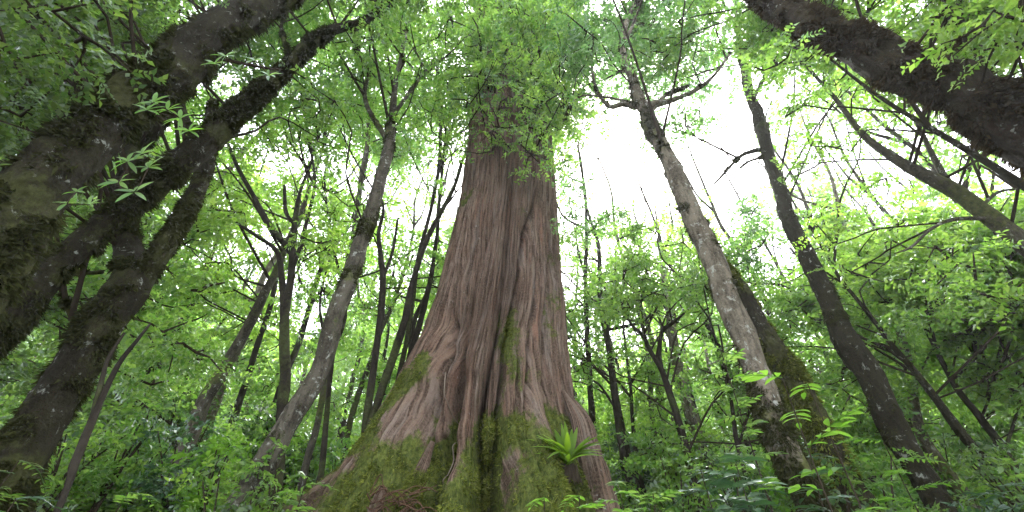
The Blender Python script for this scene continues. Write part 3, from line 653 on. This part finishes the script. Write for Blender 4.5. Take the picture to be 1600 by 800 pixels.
for T in TREES:
    if not T['cl']: continue
    acc = Acc(); tones = []
    slot = {}; used = {}
    for C, rad, ap, tn, rp, *cc_ in T['cl']:
        sparse = bool(cc_) and cc_[0] < .5
        tone = tn if T['heroic'] is False or rng.random() < .6 else T['tone']
        if tone not in slot: slot[tone] = len(slot) + 1
        tt = np.linalg.norm(C - CAM)
        leaf = np.clip(.0088 * tt, .075, .26) * rng.uniform(.85, 1.25)
        lpx = leaf * FPX / tt
        n = int(np.clip((1.1 if rp > 0 else 1) * math.pi * rp * rp / (lpx * lpx * .27 * 14 * .75), 6, 330))
        sub = rng.integers(2, 5)
        for k in range(sub):
            cc = C + rng.normal(size=3) * rad * np.array([.55, .55, .35]); rr = rad * rng.uniform(.45, .8)
            V, F = sprays(cc, rr, max(3, n // sub), leaf, .6)
            acc.add(V, F, slot[tone]); nleaf += len(F)
            # twig from clump centre
            tw = spline(np.array([C, (C + cc) / 2 + rng.normal(size=3) * .1, cc + (cc - C) * .5]), .5)
            V, F, _ = tube(tw, np.linspace(.016, .006, len(tw)) * (1 + tt / 25), 4); acc.add(V, F, 0)
        # bough from the stem, rising then arching out
        src = T['pts']; h = np.linalg.norm((src - C)[:, :2], axis=1); dz = C[2] - src[:, 2]
        okb = np.flatnonzero((dz > .1 * h) & (dz < 1.3 * h + .3) & (h < h.min() + .8)); j = int(rng.choice(okb)) if len(okb) else int(np.argmin(h)); s0 = src[j]
        mid = s0 * .55 + C * .45 + np.array([0, 0, .15]) + rng.normal(size=3) * .15; mid2 = s0 * .22 + C * .78 + rng.normal(size=3) * .15
        LL = np.linalg.norm(C - s0)
        tw = spline(np.array([s0, mid, mid2, C]), .45)
        key_ = tuple(np.round(s0 / .35).astype(int)); used[key_] = used.get(key_, 0) + 1
        if used[key_] < 3 and not (sparse and LL > 2.2) and len(okb) and LL < 6 and np.linalg.norm(tw - CAM, axis=1).min() > 6.0:
            r0 = np.clip(.008 * LL + .006, .01, .042)
            V, F, _ = tube(tw, np.linspace(r0, .012, len(tw)), 5); acc.add(V, F, 0)
    acc.build("crown", [TWIG] + [LM[k] for k in sorted(slot, key=slot.get)], T['root'], T['base'])
print("leaves", nleaf)

# ------------------------------------------------------------------ the far wood closing the view up the slope
acc = Acc()
for k in range(900):
    y = rng.uniform(34, 62); x = rng.uniform(-1.35, 1.35) * y; z = float(gz(x, y)) + rng.uniform(0, 1) ** 1.2 * rng.uniform(9, 17)
    rr = rng.uniform(1.2, 2.6)
    V, F = sprays(np.array([x, y, z]), rr, int(22 * rr), .34, .7); acc.add(V, F, 0 if fbm(np.array([[x * .15, y * .15, 0]]), 5, 2)[0] > .56 else 1)
for k in range(120):
    y = rng.uniform(33, 60); x = rng.uniform(-1.3, 1.3) * y; z = float(gz(x, y)); h = rng.uniform(9, 15)
    tw = spline(np.array([[x, y, z - .3], [x + rng.normal() * .4, y, z + h * .5], [x + rng.normal() * 1.2, y, z + h]]), 2); V, F, _ = tube(tw, np.linspace(.2, .06, len(tw)), 5); acc.add(V, F, 2)
fo = acc.build("far_wood", [LM['mid'], LM['yel'], TWIG]); fo['kind'] = 'stuff'; fo['label'] = 'distant leafy forest closing the view up the slope'

# ------------------------------------------------------------------ understory
def shrub(name, label, base, H, W, leaf, mat, n, stems=5, group=None, cat='shrub', up=.6):
    root = thing(name, label, cat, base, group); a = Acc()
    s_ = Acc()
    for k in range(stems):
        an = rng.uniform(0, 6.28); r = W * rng.uniform(.2, .8)
        tip = base + np.array([math.cos(an) * r, math.sin(an) * r, H * rng.uniform(.6, 1)])
        P = spline(np.array([base - [0, 0, .1], base * .6 + tip * .4 + [0, 0, .15 * H], tip]), .25)
        V, F, _ = tube(P, np.linspace(.018, .005, len(P)) * (1 + H * .3), 5); s_.add(V, F)
        for f in (.45, .7, 1.0):
            c = P[int((len(P) - 1) * f)]
            V, F = sprays(c, W * .42, max(2, n // (stems * 3)), leaf, .6, 10, up); a.add(V, F)
    s_.build("stem", [TWIG], root, base); a.build("foliage", [mat], root, base); return root
k = 0
for px in range(-60, 1700, 44):
    for Y_ in (rng.uniform(5.5, 8), rng.uniform(10, 14)):
        px_ = px + rng.uniform(-22, 22)
        if 470 < px_ < 1000 and Y_ < 10.5: continue
        q = at(px_, 760, Y_); b0 = np.array([q[0], Y_, float(gz(q[0], Y_))])
        tn = ['mid', 'dark', 'gloss', 'mid', 'bright', 'blue', 'yel'][k % 7]
        H = rng.uniform(.6, 1.2) * (1 + Y_ / 14); kind = {'mid': 'green', 'dark': 'dark green', 'gloss': 'glossy-leaved', 'bright': 'bright green', 'blue': 'bluish green', 'yel': 'yellow-green'}[tn]
        sz = 'tall' if H > 2.4 else 'low'; dist = 'near' if Y_ < 8.2 else ('middle' if Y_ < 12.5 else 'back')
        shrub("shrub", f"{sz} {kind} shrub in the {dist} understory {place_word(px_)}", b0, H, H * .42, np.clip(.012 * Y_, .09, .2), LM[tn], int(70 * H), 5, "shrubs of the understory"); k += 1

# low ground cover
acc = Acc()
for k in range(2600):
    y = rng.uniform(2.5, 34); x = rng.uniform(-1.3, 1.3) * (y + 2); z = float(gz(x, y))
    if math.hypot(x - 0, y - GYc) < 2.0: continue
    if k % 3 == 0:
        V, F = sprays(np.array([x, y, z + .2]), .4 + y * .015, 7, np.clip(.012 * y, .06, .25), .5, 10, .9); acc.add(V, F, rng.integers(0, 3))
    else:          # fern crown
        nb = 6
        for j in range(nb):
            an = rng.uniform(0, 6.28); L = rng.uniform(.35, .7) * (1 + y * .02); n = 9
            t = (np.arange(n) + .5) / n; dr = np.array([math.cos(an), math.sin(an), 0])
            b = np.array([x, y, z]) + dr * (t * L)[:, None] + np.array([0, 0, 1]) * (np.sin(t * 2.2) * L * .55)[:, None]
            b = np.repeat(b, 2, 0); sd_ = np.cross(dr, [0, 0, 1]); sg = np.tile([1, -1], n)[:, None]
            ll = np.repeat((1 - t * .75) * L * .34, 2)
            V, F = leaves(b, sd_ * sg + dr * .4, np.tile([0, 0, 1.0], (2 * n, 1)), ll, ll * .3); acc.add(V, F, rng.integers(0, 3))
fo = acc.build("ground_cover", [LM['mid'], LM['dark'], LM['bright']]); fo['kind'] = 'stuff'; fo['label'] = 'low ferns and seedlings covering the slope'

# ------------------------------------------------------------------ on and round the giant
# broken root lobe at its right foot
def root_tube(pts, Y, seed, bark='giant', mossf=.3, lump=.25, name="root"):
    P, R_ = pathpts(pts, Y); Q = spline(np.hstack([P, R_[:, None]]), .04); V, F, N = tube(Q[:, :3], Q[:, 3], 64, lump, 1.6, seed, ridge=.25)
    ms = np.clip((fbm(V * 1.6, seed, 5) - .5) * 1.8 + mossf + .2 * N[:, 2], 0, 1.1)
    a = np.tile(np.linspace(0, 1.6, 64), len(Q)); uv = np.stack([a, V[:, 2]], -1)
    o = mk(name, V - gbase, F, BK[bark], GI, attr=ms, smooth_=True, uv=uv); return V, N, ms
ro = root_tube([(880, 610, 8), (893, 632, 24), (908, 660, 40), (918, 700, 50), (928, 740, 58), (938, 790, 70), (950, 860, 90)], 7.0, 71, mossf=.22)
r2 = root_tube([(622, 640, 14), (598, 680, 26), (566, 722, 42), (530, 760, 60), (488, 800, 84), (420, 860, 100)], 7.6, 72, mossf=.62)
r3 = root_tube([(676, 690, 10), (662, 725, 22), (646, 765, 34), (622, 815, 50)], 6.2, 73, mossf=.5)
r4 = root_tube([(600, 760, 14), (590, 785, 22), (575, 830, 30)], 6.2, 74, mossf=.4)
for V, N, ms in (r2, r3): moss_blades(V, N, np.clip(ms - .35, 0, 1), 12000, .04, LM['mossblade'], GI, gbase, .5)
a = Acc()
for k in range(36):
    p = at(rng.uniform(572, 650), rng.uniform(768, 812), 5.7 + rng.random() * .3); an = rng.uniform(-.5, .5); L = rng.uniform(.15, .4)
    tw = spline(np.array([p, p + [L * .5, rng.normal() * .05, .06 * rng.normal() + .04], p + [L, rng.normal() * .1, an * .3]]), .06); V, F, _ = tube(tw, np.linspace(.009, .004, len(tw)), 6); a.add(V, F)
m_, ntt, outt = newmat("rootlet_red"); bb = ntt.nodes.new("ShaderNodeBsdfDiffuse"); bb.inputs[0].default_value = (.07, .042, .028, 1); ntt.links.new(bb.outputs[0], outt.inputs[0])
o = a.build("rootlets", [m_], GI, gbase); o['kind'] = 'stuff'; o['label'] = 'tangle of reddish rootlets at the foot'
def vine(label, pts, rad, off=.03):
    P = np.array([surf(x, y, off + .03) for x, y in pts]); Q = spline(P, .04); L = np.arange(len(Q)) * .04
    Q += (fbm(np.stack([L * 5, L * 0, L * 0], -1), 3, 2) - .5)[:, None] * .05
    V, F, _ = tube(Q, np.full(len(Q), rad) * (1 + .25 * np.sin(L * 7)), 8)
    o = mk("vine", V, F, VINE, smooth_=True); o['label'] = label; o['category'] = 'vine'
vine("pale wiry vine creeping down the left flank of the giant trunk", [(672, 570), (668, 595), (662, 620), (656, 645), (655, 670), (646, 695), (638, 715), (622, 735), (605, 752)], .009)
vine("faint thin vine low on the giant's leftmost root flare", [(640, 625), (625, 660), (606, 690), (588, 720), (578, 745)], .009)
# bird's-nest fern
c = surf(876, 722, .16)
fr = thing("nest_fern", "bright green bird's-nest fern clinging to the right foot of the giant", "fern", c)
for k in range(44):
    an = -1.6 + 3.2 * (k + .5) / 44 + rng.normal() * .1; el = rng.uniform(.45, 1.45)
    d = np.array([math.sin(an) * math.cos(el), -abs(math.cos(an)) * math.cos(el) * .8 - .05, math.sin(el)]); L = rng.uniform(.38, .58)
    acc = Acc(); bigleaf(acc, c + rng.normal(size=3) * .02, d, np.array([0, -.6, 1.0]) if el < 1.1 else np.array([0, -1, .3]), L, rng.uniform(.06, .09), rng.uniform(.25, .9), 10, 0, .05, .22, .6)
    acc.build("frond", [LM['fern']], fr, c, smooth_=True)
acc = Acc()
for k in range(60):
    an = rng.uniform(-1.6, 1.6); d = np.array([math.sin(an) * .6, -.4 * abs(math.cos(an)), -1.0]); bigleaf(acc, c + [rng.normal() * .07, -.02, 0], d, np.array([0, -1, .2]), rng.uniform(.12, .32), .035, .1, 4)
o = acc.build("dead_fronds", [TWIG], fr, c)

def pinnate(acc, base, d, L, n, leaf, wd, m=0, droop=.35, nrm=(0, 0, 1)):
    d = norm(np.asarray(d, float)); s = norm(np.cross(d, nrm)); up = np.cross(s, d); P = []
    for k in range(n + 1):
        t = (k + .4) / (n + .4); c = base + d * L * t - np.array([0, 0, 1]) * L * droop * t * t; P.append(c)
        ll = leaf * (1 - .45 * abs(t - .45)) * rng.uniform(.85, 1.15)
        if k == n: bigleaf(acc, c, d - [0, 0, droop], up + rng.normal(size=3) * .1, ll, ll * wd, .2, 4, m)
        else:
            for sg in (1, -1): bigleaf(acc, c, d * .55 + s * sg + rng.normal(size=3) * .12, up + rng.normal(size=3) * .2, ll, ll * wd, .25, 4, m)
    V, F, _ = tube(np.vstack([base[None], np.array(P)]), np.linspace(.007, .003, len(P) + 1), 5); acc.add(V, F, m)
def leafy_plant(name, label, base, H, arms, L, n, leaf, wd, mat, cat='plant', spread=1.0, lean=(0, 0), droop=.35, stemr=.012):
    root = thing(name, label, cat, base); top = base + np.array([lean[0], lean[1], H])
    P = spline(np.array([base - [0, 0, .15], base * .5 + top * .5 + rng.normal(size=3) * .03, top]), .12); V, F, _ = tube(P, np.linspace(stemr, .005, len(P)), 7)
    mk("stem", V - base, F, TWIG, root, smooth_=True)
    for k in range(arms):
        f = .35 + .65 * (k + 1) / arms; c = P[int((len(P) - 1) * f)]; an = k * 2.4 + rng.normal() * .3
        acc = Acc(); pinnate(acc, c, [math.cos(an) * spread, math.sin(an) * spread, rng.uniform(.05, .5)], L * rng.uniform(.75, 1.1), n, leaf, wd, 0, droop)
        acc.build("leaf_spray", [mat], root, base)
    return root
def gp(px, Y): q = at(px, 760, Y); return np.array([q[0], Y, float(gz(q[0], Y))])
def plant_to(px, py, Y): q = at(px, py, Y); z = float(gz(q[0], Y)); return np.array([q[0], Y, z]), max(.15, q[2] - z)
b, H = plant_to(1125, 545, 5.4); leafy_plant("sapling", "slender sapling with ladder-like leaves left of the patched trunk", b, H, 18, .34, 5, .13, .34, LM['mid'], 'sapling', droop=.2)
b, H = plant_to(1222, 590, 4.3); leafy_plant("sapling", "bright-leaved sapling in front of the two crossing right trunks", b, H, 5, .42, 3, .2, .36, LM['bright'], 'sapling', droop=.15)
b, H = plant_to(1262, 600, 4.4); leafy_plant("sapling", "low bright sapling right of the patched trunk", b, H, 4, .36, 3, .19, .36, LM['bright'], 'sapling', droop=.2)
b, H = plant_to(1150, 725, 4.8); leafy_plant("bush", "glossy bluish broad-leaved bush at the foot of the patched trunk", b, H, 16, .42, 3, .24, .33, LM['gloss'], 'bush', droop=.5)
b, H = plant_to(1095, 735, 5.2); leafy_plant("bush", "glossy dark bush below the pale grey trunk", b, H, 12, .4, 3, .2, .33, LM['gloss'], 'bush', droop=.5)
b, H = plant_to(1262, 715, 5.3); leafy_plant("bush", "dark shiny bush between the two crossing right trunks", b, H, 9, .35, 3, .2, .33, LM['gloss'], 'bush', droop=.4)
b, H = plant_to(905, 775, 4.9); leafy_plant("fern_plant", "feathery green plant right below the bird's-nest fern", b, H, 12, .42, 6, .12, .34, LM['bright'], 'plant', droop=.35)
b, H = plant_to(850, 778, 4.7); leafy_plant("fern_plant", "feathery green plant below the dark hollow of the giant", b, H, 7, .4, 6, .11, .36, LM['bright'], 'plant', droop=.2)
b, H = plant_to(965, 755, 5.5); leafy_plant("fern_plant", "leafy plant beside the giant's broken root", b, H, 12, .4, 5, .13, .34, LM['mid'], 'plant', droop=.35)
b, H = plant_to(1020, 770, 5.2); leafy_plant("bush", "mid-green bush between the broken root and the glossy bushes", b, H, 12, .4, 5, .14, .34, LM['mid'], 'bush', droop=.35)
b, H = plant_to(1380, 690, 5.5); leafy_plant("fern_plant", "pale green fern-like plant left of the dark knobbly trunk's foot", b, H, 10, .5, 8, .13, .28, LM['bright'], 'plant', droop=.3)
b, H = plant_to(1560, 760, 5.5); leafy_plant("bush", "dark shiny bush in the bottom right corner", b, H, 14, .5, 4, .2, .33, LM['gloss'], 'bush', droop=.4)
b, H = plant_to(200, 770, 5.0); leafy_plant("fern_plant", "leafy plant on the ground right of the double stem", b, H, 12, .45, 6, .13, .3, LM['mid'], 'plant', droop=.4)
b, H = plant_to(30, 720, 4.4); leafy_plant("fern_plant", "dark fern-like plant hanging over the left bank", b, H, 12, .45, 7, .12, .25, LM['dark'], 'plant', droop=.6)
b, H = plant_to(25, 780, 3.8); leafy_plant("bush", "shiny dark bush in the bottom left corner", b, H, 12, .3, 4, .12, .3, LM['gloss'], 'bush', droop=.5)
b, H = plant_to(560, 745, 5.4); 
b, H = plant_to(480, 745, 6.2); leafy_plant("fern_plant", "leafy plant left of the giant's mossy left root", b, H, 10, .4, 6, .13, .3, LM['mid'], 'plant', droop=.4)
# epiphyte leaf rosettes on the big left trunk
def epiphyte(label, spots, Y, leaf, mat):
    q0 = at(*spots[0], Y); root = thing("epiphyte", label, "plant", q0)
    for sx, sy in spots:
        c = at(sx, sy, Y + rng.normal() * .06); acc = Acc(); n = 7
        for k in range(n):
            an = k * 2 * math.pi / n + rng.normal() * .25
            d = np.array([math.cos(an), -.15 + rng.normal() * .2, math.sin(an) * .8 + .25]); bigleaf(acc, c, d, np.array([0, -1.0, .5]) + rng.normal(size=3) * .2, leaf * rng.uniform(.7, 1.15), leaf * .26, .2, 5, 0, .04, .15, .5)
        acc.build("leaf_rosette", [mat], root, q0)
    P = np.array([at(sx, sy, Y) for sx, sy in spots]); tw = spline(P, .1) if len(P) > 1 else None
    if tw is not None: V, F, _ = tube(tw, np.full(len(tw), .005), 5); mk("stem", V - q0, F, TWIG, root)
epiphyte("leafy epiphyte sprig in front of the massive left trunk", [(262, 172), (240, 160), (282, 185), (230, 172), (295, 205)], 2.35, .15, LM['bright'])
epiphyte("upper leafy epiphyte sprig near the gap right of the massive trunk", [(335, 100), (352, 88), (372, 110), (398, 95), (420, 118)], 2.45, .15, LM['mid'])
epiphyte("lower leafy epiphyte sprig under the massive left trunk", [(200, 252), (222, 240), (185, 285), (210, 300), (232, 262)], 2.5, .15, LM['mid'])
epiphyte("small leafy epiphyte sprig by the slimmer leaning trunk", [(120, 300), (105, 318), (140, 320)], 2.6, .12, LM['mid'])

# mossy stump and roots of the left bank
bb_ = gp(75, 5.0)
def boulderish(name, label, px, py, Y, rad, seed, bark, cat, mossf):
    C = at(px, py, Y); n1, n2 = 70, 50; u = np.linspace(0, 2 * math.pi, n1); v = np.linspace(0.02, math.pi - .02, n2); Ug, Vg = np.meshgrid(u, v)
    D = np.stack([np.cos(Ug) * np.sin(Vg), np.sin(Ug) * np.sin(Vg), np.cos(Vg)], -1); r = 1 + (fbm(D * 1.3 + seed, seed, 6) - .5) * 1.9
    V = (D * r[..., None] * np.array(rad)).reshape(-1, 3); i = np.arange(n2 - 1)[:, None] * n1 + np.arange(n1 - 1)[None]; F = np.stack([i, i + 1, i + n1 + 1, i + n1], -1).reshape(-1, 4)
    ms = np.clip((fbm(V * 2, seed, 4) - .5) * 1.5 + mossf + D.reshape(-1, 3)[:, 2] * .3, 0, 1.1)
    root = thing(name, label, cat, C); mk("body", V, F, BK[bark], root, attr=ms, smooth_=True)
    moss_blades(V + C, D.reshape(-1, 3), np.clip(ms - .3, 0, 1), 12000, .04, LM['mossdark'], root, C, .3)
    return C

# ------------------------------------------------------------------ light forest haze
bpy.ops.mesh.primitive_cube_add(size=1); hz = bpy.context.object; hz.name = 'haze'; hz.location = (0, 60, 22); hz.scale = (420, 420, 84)
hz['kind'] = 'stuff'; m = bpy.data.materials.new('haze'); m.use_nodes = True; n_ = m.node_tree; n_.nodes.clear(); oo = n_.nodes.new('ShaderNodeOutputMaterial')
v = n_.nodes.new('ShaderNodeVolumePrincipled'); v.inputs['Color'].default_value = (.96, .98, 1, 1); v.inputs['Density'].default_value = .0012; v.inputs['Anisotropy'].default_value = .5
n_.links.new(v.outputs[0], oo.inputs['Volume']); hz.data.materials.append(m)
